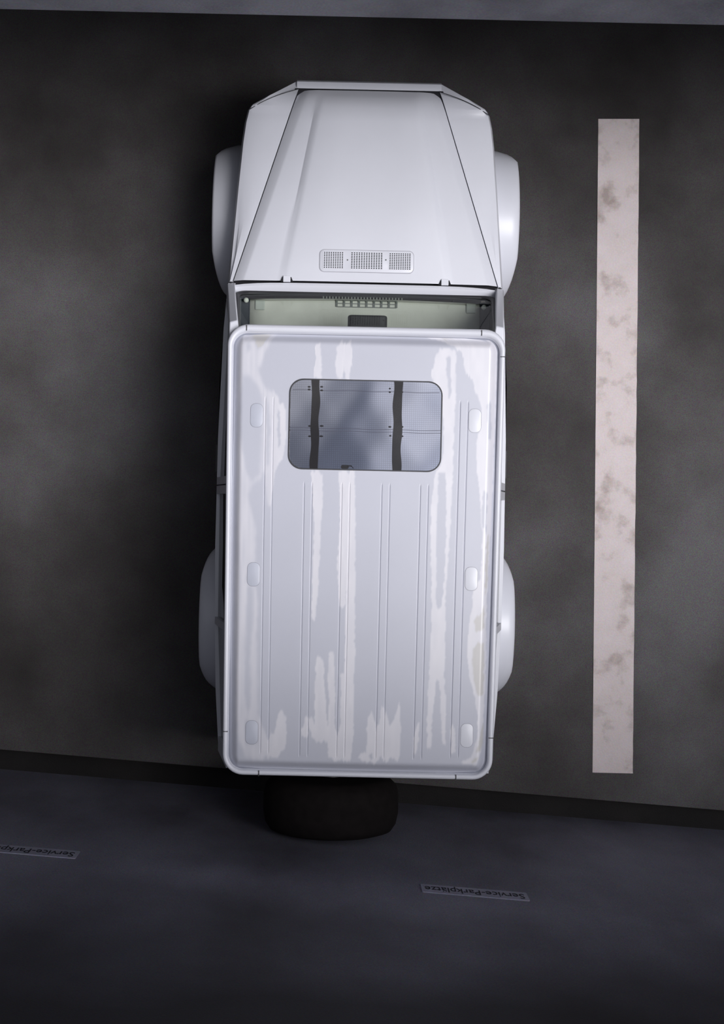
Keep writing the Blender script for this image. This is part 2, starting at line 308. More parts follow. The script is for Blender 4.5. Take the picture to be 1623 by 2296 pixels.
# floor pan / chassis
b = MB(); b.box(-.70, .70, -1.08, 2.45, .38, .50); b.box(-.50, .50, 1.40, 2.5, .5, .98); b.box(-.36, -.28, -1.1, 2.5, .28, .4); b.box(.28, .36, -1.1, 2.5, .28, .4)
b.box(-.5, .5, -1.08, -.95, .45, 1.0)
b.build('chassis', GAP, car, smooth=0)
fix = []
for s in (1, -1):
    # fender: side skin with arch cut, top shell, nose corner
    ar = arch(FW, .44)
    ol = [(1.455, .42)] + [p for p in ar if 1.47 < p[0]] 
    ol = [p for p in ol if p[0] < 2.355] + [(2.352, .46), (2.352, .95)] + [(y, 1.0) for y in (2.30, 2.2, 2.1, 2.0, 1.9, 1.8, 1.7, 1.6)] + [(1.455, 1.0)]
    ol[-9] = (2.352, 1.0)
    fd = side_panel('front_fender', ol, lambda y, z: outx(y), PAINT, s, car, .02)
    rows = []
    for y in [1.455, 1.6, 1.8, 2.0, 2.15, 2.25, 2.31, 2.36, 2.40, 2.43, 2.45, 2.46, 2.51, 2.54, 2.58, 2.612]:
        xo = outx(y); xi = min(hoodi(y), xo - .02); zt = hz(y) - .048; drop = max(0, (y - 2.5)) * .5
        if y > 2.43: zo = zt - .02 - drop
        else: zo = zt - .04
        r = .035 if y < 2.5 else .012
        rows.append([(s * xi, y, zt - .05), (s * xi, y, zt - drop), (s * (xi + (xo - xi) * .45), y, zt - .006 - drop), (s * (xo - r), y, zo + .018 - .0), (s * (xo - r * .35), y, zo + .008), (s * xo, y, zo - r * .8), (s * xo, y, .93)])
    b = MB(); b.rings(rows, closed=False); b.build('fender_top', PAINT, fd, smooth=35)
    # seam of the corner panel across the fender nose
    a0, a1 = (.405, 2.545), (.675, 2.425)
    b = MB(); pts = []
    for i in range(13):
        t = i / 12; x = a0[0] + (a1[0] - a0[0]) * t; y = a0[1] + (a1[1] - a0[1]) * t - .012 * math.sin(t * PI) * -1
        z = hz(y) - .046 - .02 * max(0, t - .75) * 4
        pts.append((s * x, y, z - .001))
    b.tube(pts, .0022, 5); b.build('panel_seam', SEAL, fd)
    # nose below corner (down to bumper)
    b = MB(); rr = []
    for y in (2.352, 2.40, 2.43, 2.46, 2.51, 2.54, 2.58, 2.612):
        x = outx(y); rr.append([(s * x, y, .93), (s * x, y, .62), (s * x, y, .50)])
    b.rings(rr, closed=False); b.build('nose_corner', PAINT, fd, solid=.01)
    # door
    dy0, dy1 = .33, 1.445
    ol = [(dy0, .44), (1.40, .44), (1.40, .5), (dy1, .6), (dy1, .8), (dy1, 1.15), (1.2, 1.15), (.9, 1.15), (.6, 1.15), (dy0, 1.15), (dy0, .8)]
    dr = side_panel('door', ol, sx_, PAINT, s, car, .04)
    b = MB()       # window frame of the door
    zt, zb = 1.80, 1.145
    def bar(y0, z0, y1, z1, wy, wz):
        p = []
        for t in (0, 1):
            y, z = (y0, z0) if t == 0 else (y1, z1)
            for dy, dz, dx in ((-wy, -wz, 0), (wy, wz, 0), (wy, wz, -.035), (-wy, -wz, -.035)):
                p.append((s * (sx_(min(y, 1.4), z + dz) + dx), y + dy, z + dz))
        b.hexa([p[i] for i in (0, 1, 2, 3, 4, 5, 6, 7)])
    bar(dy0 + .02, zb, dy0 + .02, zt, .02, 0); bar(1.34, zb, 1.07, zt, .02, 0); bar(dy0, zt, 1.07, zt, 0, .02)
    b.build('window_frame', PAINT, dr, smooth=0)
    side_panel('window_pane', [(dy0 + .035, zb), (1.33, zb), (1.06, zt - .01), (dy0 + .035, zt - .01)], lambda y, z: sx_(min(y, 1.4), z) - .018, TINT, s, dr, .005)
    b = MB(); b.box(s * .80, s * .818, .40, .56, 1.00, 1.02); b.build('door_handle', GRILLE, dr, smooth=0, bevel=.005)
    b = MB(); xm = .808
    b.hexa([(s * xm, dy0, .66), (s * xm, 1.40, .66), (s * (xm - .03), 1.40, .66), (s * (xm - .03), dy0, .66), (s * (xm + .004), dy0, .72), (s * (xm - .012), 1.40, .72), (s * (xm - .04), 1.40, .72), (s * (xm - .03), dy0, .72)])
    b.build('rub_strip', GRILLE, dr, smooth=0)
    # rear quarter
    ar = arch(RW, .43)
    ol = [(-1.13, .46)] + [(-.93, .46)] + [p for p in ar if p[1] > .46] + [(.03, .44), (.32, .44), (.32, .8), (.32, 1.15), (0, 1.15), (-.4, 1.15), (-.8, 1.15), (-1.13, 1.15), (-1.13, .8)]
    qp = side_panel('rear_quarter_panel', ol, sx_, PAINT, s, car, .03)
    b = MB(); bar(.30, zb, .30, 1.86, .022, 0); bar(-1.10, zb, -1.08, 1.86, .04, 0); bar(-1.1, 1.82, .32, 1.82, 0, .035); bar(.30, 1.84, 1.07, 1.84, 0, .018)
    bar(-.42, zb, -.42, 1.80, .02, 0)
    b.build('window_frame', PAINT, qp, smooth=0)
    for y0, y1 in ((-1.06, -.44), (-.40, .28)):
        side_panel('window_pane', [(y0, zb), (y1, zb), (y1, 1.79), (y0, 1.79)], lambda y, z: sx_(y, z) - .018, TINT, s, qp, .005)
    # a-pillar
    b = MB(); rows = []
    for t in (0, .5, 1):
        y = 1.42 + (1.13 - 1.42) * t; z = 1.16 + .68 * t; x = .765 - (.765 - .700) * t
        rows.append([(s * x, y - .062, z), (s * x, y + .02, z), (s * (x - .042), y + .03, z), (s * (x - .048), y - .01, z)])
    b.rings(rows); b.build('a_pillar', PAINT, car, bevel=.006)
    # wheel arch flares
    for c, r, xo_, kind in ((FW, .455, .883, 'f'), (RW, .435, .909, 'r')):
        rows = []; nn = 28
        for i in range(nn + 1):
            a = PI * i / nn; sa = math.sin(a)
            y = c[0] + r * math.cos(a)
            xb = outx(min(y, 2.36)) - .01
            if kind == 'f': k = min(1, (sa / (.62 if a < PI / 2 else .85))) ** (.75 if a < PI / 2 else .8); lo = xb + (.012 if a < PI / 2 else .045)
            else: k = min(1, sa / .80) ** .8; lo = xb + .015
            xo = lo + (xo_ - lo) * k
            def pt(x, rr_): return (s * x, c[0] + rr_ * math.cos(a), c[1] + rr_ * 1.02 * math.sin(a))
            rows.append([pt(xb - .02, r + .012), pt(xb + (xo - xb) * .6, r + .006), pt(xo - .014, r - .004), pt(xo - .003, r - .014), pt(xo, r - .035), pt(xo, r - .075), pt(xo - .02, r - .075), pt(xo - .025, r - .03), pt(xb - .02, r - .02)])
        b = MB(); b.rings(rows); b.build('wheel_arch_flare', PAINT, car, smooth=40)
    # wheels
    for c in (FW, RW):
        b = MB(); R = .365; W = .12
        b.lathe((s * WX, c[0], .367), 'x', [(-W * .5, .20), (-W + .01, .25), (-W, R - .09), (-W - .004, R - .05), (-W + .01, R - .012), (-W + .03, R), (W - .03, R), (W - .01, R - .012), (W + .004, R - .05), (W, R - .09), (W - .01, .25), (W * .5, .20)], 40)
        wv = b.build('wheel', TYRE, car)
        b = MB(); d = s * .02
        b.lathe((s * (WX + .105), c[0], .367), 'x', [(0, .245), (s * .012, .24), (-s * .03, .18), (-s * .02, .07), (s * .015, .06), (s * .02, .03)], 28)
        b.build('wheel_rim', STEEL, wv)
        for j in range(5):
            b = MB(); a = 2 * PI * j / 5; b.lathe((s * (WX + .094), c[0] + .1 * math.cos(a), .367 + .1 * math.sin(a)), 'x', [(0, .011), (s * .02, .011), (s * .026, .006)], 8)
            b.build('wheel_bolt', CHROME, wv, smooth=0)
    # headlight, tail light
    b = MB(); b.lathe((s * .27, 2.57, .80), 'y', [(0, .10), (.02, .10), (.025, .092), (.035, .05), (.037, .01)], 28); hl = b.build('headlight', LAMPG, car)
    b = MB(); b.lathe((s * .27, 2.572, .80), 'y', [(0, .112), (.022, .112), (.026, .104), (.02, .10)], 28, cap=False); b.build('lamp_ring', CHROME, hl)
    b = MB(); b.box(s * .66, s * .76, -1.165, -1.12, .62, .80); b.build('tail_light', RED, car, smooth=0, bevel=.01)
# wheel wells (dark inner arches)
for c in (FW, RW):
    for s in (1, -1):
        b = MB(); b.add([(s * .56, c[0] - .42, .42), (s * .56, c[0] + .42, .42), (s * .56, c[0] + .42, .86), (s * .56, c[0] - .42, .86), (s * .69, c[0] - .40, .86), (s * .69, c[0] + .40, .86)], [(0, 1, 2, 3), (3, 2, 5, 4)])
        b.build('wheel_well', GAP, car, smooth=0)
# hood
stn = [1.458, 1.50, 1.6, 1.8, 2.0, 2.2, 2.35, 2.43, 2.48, 2.51, 2.53, 2.545]
rows = []
for y in stn:
    z = hz(y); w_ = hoodi(y) - .004; cx_ = itp(y, [(1.458, .462), (2.48, .281), (2.53, .27)])
    dr_ = 0 if y < 2.43 else .05 * ((y - 2.43) / .115) ** 2
    fade = min(1, (y - 1.458) / .35)
    rise = .024 * (.35 + .65 * fade) * (1 if y < 2.43 else max(0, 1 - (y - 2.43) / .10))
    half = [(0, z + rise + .004), (cx_ * .5, z + rise + .003), (cx_ - .035, z + rise), (cx_ - .012, z + rise * .75), (cx_ + .012, z + .001), (cx_ + .03, z - .001),
            (w_ - .066, z - .008), (w_ - .052, z - .012), (w_ - .010, z - .040), (w_ - .002, z - .046), (w_, z - .07)]
    row = [(-x, y, zz - dr_) for x, zz in reversed(half)] + [(x, y, zz - dr_) for x, zz in half[1:]]
    rows.append(row)
rows.append([(x * .998, 2.547, z - .03) for x, y, z in rows[-1]])
b = MB(); b.rings(rows, closed=False)
hood = b.build('hood', PAINT, car, smooth=28)
hb = MB(); hb.box(-.36, .36, 1.42, 2.50, .98, 1.06); hb.build('hood_underside', GAP, hood, smooth=0)
# dark gap floor under hood edges
b = MB(); rows = []
for y in (1.44, 1.6, 2.0, 2.4, 2.56):
    w_ = hoodi(y) + .02; z = hz(y) - .075; rows.append([(-w_, y, z), (w_, y, z)])
b.rings(rows, closed=False); b.build('engine_bay_channel', GAP, car, smooth=0)
# grille top strip and grille
b = MB(); rows = []
for y, z in ((2.555, 1.02), (2.560, 1.034), (2.575, 1.038), (2.600, 1.032), (2.613, 1.015), (2.617, .98), (2.612, .94)):
    rows.append([(x, y, z) for x in np.linspace(-.405, .405, 13)])
b.rings(rows, closed=False); gt = b.build('grille_header', PAINT, car, smooth=35)
b = MB(); b.box(-.40, .40, 2.53, 2.575, .62, .95); gr = b.build('grille', GRILLE, car, smooth=0)
for i in range(5):
    b = MB(); b.box(-.18, .18, 2.575, 2.587, .66 + i * .058, .685 + i * .058); b.build('grille_bar', PAINT, gr, smooth=0)
# bumpers
def bumper(name, pts, z0, z1, th):
    rows = []
    for x, y in pts: rows.append([(x, y, z0), (x, y + th, z0 + .02), (x, y + th, z1 - .02), (x, y, z1), (x, y - th, z1 - .005), (x, y - th, z0)])
    b = MB(); b.rings(rows); return b.build(name, GRILLE, car, smooth=35)
bumper('front_bumper', [(-.70, 2.38), (-.64, 2.46), (-.5, 2.56), (-.36, 2.60), (0, 2.61), (.36, 2.60), (.5, 2.56), (.64, 2.46), (.70, 2.38)], .40, .56, .035)
bumper('rear_bumper', [(-.74, -1.14), (-.6, -1.19), (0, -1.20), (.6, -1.19), (.74, -1.14)], .40, .54, .03)
# vent grille on the hood
vx0, vx1 = LC(718, 560, 1.21)[0], LC(926, 612, 1.21)[0]; vy0, vy1 = 1.513, 1.632
hzz = lambda x, y: hz(y) + .024 * (.35 + .65 * min(1, (y - 1.458) / .35)) + .004
b = MB(); o_ = rrect(vx0, vx1, vy0, vy1, .026, 6); i_ = rrect(vx0 + .002, vx1 - .002, vy0 + .002, vy1 - .002, .024, 6)
b.rings([[(x, y, hzz(x, y) - .002) for x, y in o_], [(x, y, hzz(x, y) + .0028) for x, y in o_], [(x, y, hzz(x, y) + .0036) for x, y in i_]]); vp = b.build('vent_panel', PAINT, hood, smooth=30)
b = MB(); b.rings([[(x, y, hzz(x, y) + .0006) for x, y in rrect(vx0 - .0035, vx1 + .0035, vy0 - .0035, vy1 + .0035, .028, 6)], [(x, y, hzz(x, y) + .0022) for x, y in rrect(vx0 - .003, vx1 + .003, vy0 - .003, vy1 + .003, .027, 6)]])
b.build('vent_seal', mat('light_seal', (.40, .40, .45), .6)[0], hood, smooth=0)
# three perforated fields: dark bed, painted web over it
holes = MB(); web = MB()
for (xa, xb_, nc) in ((725, 770, 9), (786, 858, 13), (872, 921, 10)):
    x0 = LC(xa, 587, 1.21)[0]; x1 = LC(xb_, 587, 1.21)[0]; y0, y1 = 1.530, 1.622; nr = 10
    zb = lambda y: hzz(0, y) + .0038
    holes.hexa([(x0, y0, zb(y0) - .002), (x1, y0, zb(y0) - .002), (x1, y1, zb(y1) - .002), (x0, y1, zb(y1) - .002), (x0, y0, zb(y0)), (x1, y0, zb(y0)), (x1, y1, zb(y1)), (x0, y1, zb(y1))])
    pw = (x1 - x0) / nc; ph = (y1 - y0) / nr
    for i in range(nc + 1):
        x = x0 + pw * i; h_ = pw * .22
        web.hexa([(x - h_, y0, zb(y0)), (x + h_, y0, zb(y0)), (x + h_, y1, zb(y1)), (x - h_, y1, zb(y1)), (x - h_, y0, zb(y0) + .0012), (x + h_, y0, zb(y0) + .0012), (x + h_, y1, zb(y1) + .0012), (x - h_, y1, zb(y1) + .0012)])
    for i in range(nr + 1):
        y = y0 + ph * i; h_ = ph * .20
        web.hexa([(x0, y - h_, zb(y)), (x1, y - h_, zb(y)), (x1, y + h_, zb(y)), (x0, y + h_, zb(y)), (x0, y - h_, zb(y) + .0012), (x1, y - h_, zb(y) + .0012), (x1, y + h_, zb(y) + .0012), (x0, y + h_, zb(y) + .0012)])
h_ = holes.build('vent_openings', GAP, hood, smooth=0); web.build('vent_mesh', PAINT, hood, smooth=0)['kind'] = 'stuff'
for px in (779, 865):
    x, y = LC(px, 583, 1.21); b = MB(); b.lathe((x, y, hzz(x, y) + .003), 'z', [(0, .0042), (.0018, .0042), (.0024, .002)], 10); b.build('screw', DASHD, hood)
# hood hinges at the cowl line
for px in (643, 997):
    x, y = LC(px, 632, 1.2); y = 1.462
    b = MB(); b.hexa([(x - .034, y - .008, 1.175), (x + .034, y - .008, 1.175), (x + .024, y + .016, 1.175), (x - .024, y + .016, 1.175), (x - .034, y - .008, 1.2125), (x + .034, y - .008, 1.2125), (x + .024, y + .016, 1.2125), (x - .024, y + .016, 1.2125)])
    hg = b.build('hood_hinge', GAP, car, smooth=0)
    b = MB(); b.box(x - .02, x + .02, y - .012, y + .022, 1.20, 1.2165); b.build('hinge_cover', PAINT, hg, smooth=0, bevel=.002)
# cowl between hood and windscreen
b = MB(); rows = []
for y, z in ((1.452, 1.12), (1.452, 1.185), (1.448, 1.197), (1.435, 1.202), (1.415, 1.195), (1.398, 1.182), (1.392, 1.15)):
    r_ = []
    for x in np.linspace(-.742, .742, 21):
        e = abs(x) / .742; r_.append((x, y - .02 * e ** 6, z - .012 * e ** 4))
    rows.append(r_)
b.rings(rows, closed=False); b.build('cowl_panel', PAINT, car, smooth=40)
# windscreen: plane from (1.41,1.185) to (1.165,1.84)
A0, A1 = Vector((0, 1.405, 1.185)), Vector((0, 1.11, 1.83))
def ws(x, t, off=0):   # t 0..1 up the glass, slight bow
    p = A0.lerp(A1, t); nrm = Vector((0, A1.z - A0.z, -(A1.y - A0.y))).normalized()
    bow = -.014 * (x / .7) ** 2
    return (x, p.y + nrm.y * off + bow, p.z + nrm.z * off)
hw = lambda t: .712 - .045 * t
def wsr(ins, off, n=8):
    pts = []
    for x, y in rrect(-1, 1, 0, 1, .08, n):
        t = ins / .70 + (1 - 2 * ins / .70) * y; pts.append(ws(x * (hw(t) - ins), t, off))
    return pts
b = MB(); nx, ny = 12, 6; rows = [[ws(x * (hw(t) - .01), t) for x in np.linspace(-1, 1, nx + 1)] for t in np.linspace(.01, .99, ny + 1)]
b.rings(rows, closed=False); wsc = b.build('windscreen', WSGLASS, car, smooth=60)
b = MB(); b.rings([wsr(-.004, -.01), wsr(-.004, .008), wsr(.012, .011), wsr(.022, .002), wsr(.022, -.008)], cap=False); b.build('windscreen_seal', SEAL, wsc, smooth=50)
b = MB(); rows = [[ws(x * (hw(t) - .012), t, -.003) for x in np.linspace(-1, 1, nx + 1)] for t in (.02, .055, .085)]; b.rings(rows, closed=False); b.build('black_border', GAP, wsc, smooth=0)
# interior
b = MB(); rows = []
for y, z in ((1.375, 1.0), (1.375, 1.135), (1.36, 1.15), (1.22, 1.155), (1.05, 1.13), (.98, 1.05), (.99, .85)):
    rows.append([(x, y - .012 * (x / .64) ** 2, z) for x in np.linspace(-.635, .635, 15)])
b.rings(rows, closed=False); da = b.build('dashboard', DASH, car, smooth=40, solid=.01)
zd = 1.156
b = MB(); x0, x1 = LC(722, 660, 1.16)[0], LC(905, 660, 1.16)[0]; y0, y1 = LC(820, 671, 1.16)[1], LC(820, 660, 1.16)[1]
for i in range(26):
    x = x0 + (x1 - x0) * (i + .5) / 26; b.box(x - .004, x + .003, y0, y1, zd - .006, zd + .004)
b.build('speaker_grille', mat('grille_grey', (.30, .32, .29), .6)[0], da, smooth=0)
x0, x1 = LC(755, 680, 1.16)[0], LC(889, 680, 1.16)[0]; ya, yb = LC(820, 689, 1.16)[1], LC(820, 674, 1.16)[1]
b = MB()
for y in (ya, (ya + yb) / 2, yb): b.box(x0, x1, y - .0018, y + .0018, zd, zd + .005)
for i in range(9):
    x = x0 + (x1 - x0) * i / 8; b.box(x - .005, x + .005, ya, yb, zd, zd + .0035)
b.build('defroster_vent', mat('vent_grey', (.13, .14, .13), .6)[0], da, smooth=0)
for px, py in ((583, 684), (1056, 692)):
    x, y = LC(px, py, 1.16); b = MB()
    b.rings([[(xx, yy, zd - .01) for xx, yy in rrect(x - .026, x + .026, y - .026, y + .026, .006, 3)], [(xx, yy, zd + .006) for xx, yy in rrect(x - .026, x + .026, y - .026, y + .026, .006, 3)], [(xx, yy, zd + .008) for xx, yy in rrect(x - .021, x + .021, y - .021, y + .021, .005, 3)]])
    b.build('speaker_cover', mat('cover_grey', (.46, .48, .44), .6)[0], da, smooth=0)
for s, px, py in ((-1, 552, 672), (1, 1085, 688)):
    x, y = LC(px, py, 1.22); b = MB(); b.lathe((x, y - .002, 1.20), 'z', [(0, .013), (.022, .013), (.028, .006)], 12); b.build('glint_disc', GLINT, car)  # pale discs standing in for bright glints at the pillars
    b = MB(); b.hexa([(s * .635, 1.0, 1.0), (s * .70, 1.0, 1.0), (s * .70, 1.38, 1.0), (s * .635, 1.375, 1.0), (s * .635, 1.0, 1.165), (s * .69, 1.0, 1.20), (s * .69, 1.37, 1.20), (s * .635, 1.365, 1.165)])
    b.build('dashboard_end', PILLAR, car, smooth=0, bevel=.01)
x, y = LC(824, 712, 1.55)
b = MB(); b.rings([[(xx, yyy, zz) for xx, zz in rrect(x - .104, x + .104, 1.50, 1.565, .028, 5)] for yyy in (1.14, 1.16, 1.235)]); mi = b.build('rear_view_mirror', BLACK, car, bevel=.01)
b = MB(); b.tube([(x, 1.16, 1.555), (x, 1.13, 1.66), (x, 1.12, 1.76)], .012); b.build('mirror_stem', BLACK, mi)
for sx0 in (-.36, .36):
    b = MB(); b.rings([[(xx, yy, z) for xx, yy in rrect(sx0 - .24, sx0 + .24, .35, .86, .06, 4)] for z in (.55, .74)]); st = b.build('seat', SEAT, car, bevel=.03)
    b = MB(); b.rings([[(xx, yy - (z - .72) * .2, z) for xx, yy in rrect(sx0 - .23 + k, sx0 + .23 - k, .26, .38, .05, 4)] for z, k in ((.7, 0), (1.2, .02), (1.32, .05))]); b.build('backrest', SEAT, st, bevel=.02)
    b = MB(); b.rings([[(xx, yy - .13, z) for xx, yy in rrect(sx0 - .12, sx0 + .12, .27, .36, .04, 4)] for z in (1.36, 1.54)]); b.build('headrest', SEAT, st, bevel=.02)
b = MB(); cs = Vector((-.36, .98, 1.0)); u = Vector((1, 0, 0)); v_ = Vector((0, .35, 1)).normalized()
ring = [cs + u * .19 * math.cos(2 * PI * i / 28) + v_ * .19 * math.sin(2 * PI * i / 28) for i in range(29)]
b.tube(ring, .015, 8); b.tube([cs - u * .18, cs + u * .18], .014); b.tube([cs, cs - v_ * .18], .014); b.build('steering_wheel', BLACK, car)
# tailgate
b = MB(); b.box(-.71, .71, -1.135, -1.10, .46, 1.15); tg = b.build('tailgate', PAINT, car, smooth=0, bevel=.008)
b = MB(); b.hexa([(-.71, -1.135, 1.15), (-.55, -1.135, 1.15), (-.55, -1.10, 1.15), (-.71, -1.10, 1.15), (-.64, -1.125, 1.86), (-.52, -1.125, 1.86), (-.52, -1.09, 1.86), (-.64, -1.09, 1.86)])
b.hexa([(.55, -1.135, 1.15), (.71, -1.135, 1.15), (.71, -1.10, 1.15), (.55, -1.10, 1.15), (.52, -1.125, 1.86), (.64, -1.125, 1.86), (.64, -1.09, 1.86), (.52, -1.09, 1.86)])
b.box(-.56, .56, -1.125, -1.09, 1.76, 1.86); b.build('window_frame', PAINT, tg, smooth=0)
b = MB(); b.box(-.55, .55, -1.118, -1.112, 1.15, 1.76); b.build('window_pane', TINT, tg, smooth=0)
# spare wheel with black cover
cx0 = -.128; sy = -1.425; R = .377
b = MB(); b.lathe((cx0, sy, 1.05), 'y', [(.14, R - .10), (.135, R - .05), (.10, R - .012), (.05, R), (-.05, R), (-.11, R - .012), (-.145, R - .035), (-.16, R - .08), (-.162, .12), (-.16, .02)], 56)
sw = b.build('spare_wheel', TYRE, car, smooth=50, label='black covered spare wheel on tailgate')
b = MB(); b.lathe((cx0, sy, 1.05), 'y', [(.32, .05), (.13, .05)], 16); b.box(cx0 - .12, cx0 + .12, -1.16, -1.13, .93, 1.17); b.build('wheel_carrier', GRILLE, sw)

# ------------------------------------------------------------------ roof
hwr = lambda y, d=0: itp(y, [(-1.15, .684), (1.135, .7055)]) - d
def roof_ring(d, z, df=None, n=9):     # inset d on the sides/rear, df on the front
    df = d if df is None else df
    pts = []
    y0, y1 = -1.15 + d, 1.135 - df; r = max(.03, .105 - d)
    W = .695 - d
    for x, y in rrect(-W, W, y0, y1, r, n): pts.append((x * (hwr(y) - d) / W, y, z))
    return pts
b = MB(); b.rings([roof_ring(.03, 1.80), roof_ring(.012, 1.845), roof_ring(.001, 1.868), roof_ring(0, 1.885, 0), roof_ring(.004, 1.897, .006), roof_ring(.012, 1.901, .018), roof_ring(.021, 1.899, .032), roof_ring(.026, 1.892, .039), roof_ring(.028, 1.874, .042), roof_ring(.033, 1.872, .046)], cap=False)
gut = b.build('roof_gutter', PAINT, car, smooth=60, label='pale raised rim running around the roof')
b = MB(); b.rings([roof_ring(.02, 1.862), roof_ring(.02, 1.8735)]); b.build('gutter_channel', mat('shaded_channel', (.22, .23, .28), .6)[0], gut, smooth=0)  # channel floor painted dark, the groove's shade put into its colour
for px, py in ((553, 730), (1080, 745), (580, 1733), (1022, 1738)):   # rim joints
    x, y = LC(px, py, 1.9); y = 1.135 - .02 if y > 0 else -1.15 + .012
    b = MB(); b.box(x - .0025, x + .0025, y - .014, y + .014, 1.893, 1.9022); b.build('rim_joint', SEAL, gut, smooth=0)
for px, py in ((1105, 1655), (500, 1640), (1127, 800)):
    x, y = LC(px, py, 1.9); s = 1 if x > 0 else -1; x = s * (hwr(y) - .013)
    b = MB(); b.box(x - .013, x + .013, y - .002, y + .002, 1.893, 1.9022); b.build('rim_joint', SEAL, gut, smooth=0)
# roof panel: fine grid with pressed ribs
PW = lambda y: hwr(y) - .031
YF, YR = 1.135 - .047, -1.15 + .033
RIBS = [(-.478, .765, -1.035), (-.278, .34, -1.045), (-.089, .34, -1.045), (.111, .34, -1.045), (.304, .34, -1.045), (.492, .765, -1.035)]
us = np.unique(np.round(np.concatenate([np.linspace(-1, 1, 331)] + [(xc + sd * .02 + np.arange(-.006, .0061, .001)) / .662 for xc, _a, _b in RIBS for sd in (-1, 1)]), 5))
ys = np.linspace(YR, YF, 331)
def ss(a): a = np.clip(a, 0, 1); return a * a * (3 - 2 * a)
UU, YY = np.meshgrid(us, ys)
WW = np.interp(YY, [-1.15, 1.135], [.684, .7055]) - .031
# rounded corners of the panel
rc = .075
XX = UU * WW
yc = np.where(YY > (YF - rc), YY - (YF - rc), np.where(YY < YR + rc, (YR + rc) - YY, 0))
shr = rc - np.sqrt(np.maximum(rc * rc - yc * yc, 0))
XX = UU * (WW - shr)
dist = np.minimum.reduce([(WW - shr) - np.abs(XX), YF - YY, YY - YR])
dcorner = np.minimum((WW - np.abs(XX)), np.minimum(YF - YY, YY - YR))
ex = 1 - ss(dist / .055)
ZZ = 1.932 - .012 * (XX / .67) ** 2 - .006 * ((YY) / 1.1) ** 2 - .046 * ex ** 1.5
for xc, ya_, yb_ in RIBS:
    xcl = xc * (WW / .662)
    ends = ss((ya_ - YY) / .012) * ss((YY - yb_) / .012)
    gx = np.abs(np.abs(XX - xcl) - .020)
    ZZ += (-.0034 * np.exp(-(gx / .0021) ** 2) + .0005 * (np.abs(XX - xcl) < .02)) * ends
# reflections painted into the roof colour, drawn as outlines (photo coordinates at roof height)
PALE_REFL = [
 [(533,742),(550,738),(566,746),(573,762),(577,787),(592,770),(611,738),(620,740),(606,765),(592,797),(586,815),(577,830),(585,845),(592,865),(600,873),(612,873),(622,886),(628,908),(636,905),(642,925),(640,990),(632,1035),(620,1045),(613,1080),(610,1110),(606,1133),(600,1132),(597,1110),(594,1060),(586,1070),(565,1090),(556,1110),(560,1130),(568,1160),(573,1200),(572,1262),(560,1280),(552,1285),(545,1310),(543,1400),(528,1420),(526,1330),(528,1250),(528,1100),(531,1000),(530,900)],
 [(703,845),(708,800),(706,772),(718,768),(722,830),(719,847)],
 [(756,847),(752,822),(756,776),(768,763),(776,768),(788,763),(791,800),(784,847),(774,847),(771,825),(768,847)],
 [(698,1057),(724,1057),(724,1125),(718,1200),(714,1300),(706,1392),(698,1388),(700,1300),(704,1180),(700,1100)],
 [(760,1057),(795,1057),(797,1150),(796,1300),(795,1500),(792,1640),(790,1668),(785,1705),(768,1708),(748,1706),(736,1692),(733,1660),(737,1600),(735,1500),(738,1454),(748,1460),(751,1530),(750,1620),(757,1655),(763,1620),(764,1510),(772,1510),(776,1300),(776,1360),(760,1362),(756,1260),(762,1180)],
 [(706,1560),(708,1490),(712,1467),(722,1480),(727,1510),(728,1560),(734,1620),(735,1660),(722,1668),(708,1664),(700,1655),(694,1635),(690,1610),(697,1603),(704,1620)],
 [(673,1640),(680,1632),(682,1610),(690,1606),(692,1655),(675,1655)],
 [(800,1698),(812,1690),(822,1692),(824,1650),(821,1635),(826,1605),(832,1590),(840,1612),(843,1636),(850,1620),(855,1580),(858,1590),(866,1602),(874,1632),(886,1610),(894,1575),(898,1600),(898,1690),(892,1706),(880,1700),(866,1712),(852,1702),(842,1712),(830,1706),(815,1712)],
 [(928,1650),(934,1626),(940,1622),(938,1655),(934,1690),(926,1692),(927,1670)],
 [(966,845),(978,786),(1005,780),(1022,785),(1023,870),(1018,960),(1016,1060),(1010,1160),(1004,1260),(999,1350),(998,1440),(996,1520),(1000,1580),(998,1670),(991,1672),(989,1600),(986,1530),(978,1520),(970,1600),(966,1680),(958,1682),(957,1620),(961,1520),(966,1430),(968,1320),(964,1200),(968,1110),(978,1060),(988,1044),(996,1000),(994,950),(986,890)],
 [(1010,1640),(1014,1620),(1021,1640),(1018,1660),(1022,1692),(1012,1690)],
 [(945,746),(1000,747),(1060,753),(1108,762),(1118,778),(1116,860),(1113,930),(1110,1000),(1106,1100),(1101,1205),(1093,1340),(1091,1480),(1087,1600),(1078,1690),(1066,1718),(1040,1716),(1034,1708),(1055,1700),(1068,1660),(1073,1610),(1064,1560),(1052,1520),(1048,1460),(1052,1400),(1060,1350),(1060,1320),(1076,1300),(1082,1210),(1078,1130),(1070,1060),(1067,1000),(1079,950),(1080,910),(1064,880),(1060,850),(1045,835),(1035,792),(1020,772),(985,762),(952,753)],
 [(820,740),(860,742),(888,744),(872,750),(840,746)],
 [(545,1310),(560,1290),(572,1310),(578,1350),(575,1420),(578,1500),(577,1590),(585,1620),(600,1662),(608,1640),(614,1652),(622,1600),(632,1595),(642,1610),(643,1650),(638,1680),(620,1700),(590,1702),(565,1706),(548,1690),(534,1660),(528,1600),(528,1500),(524,1400)],
]
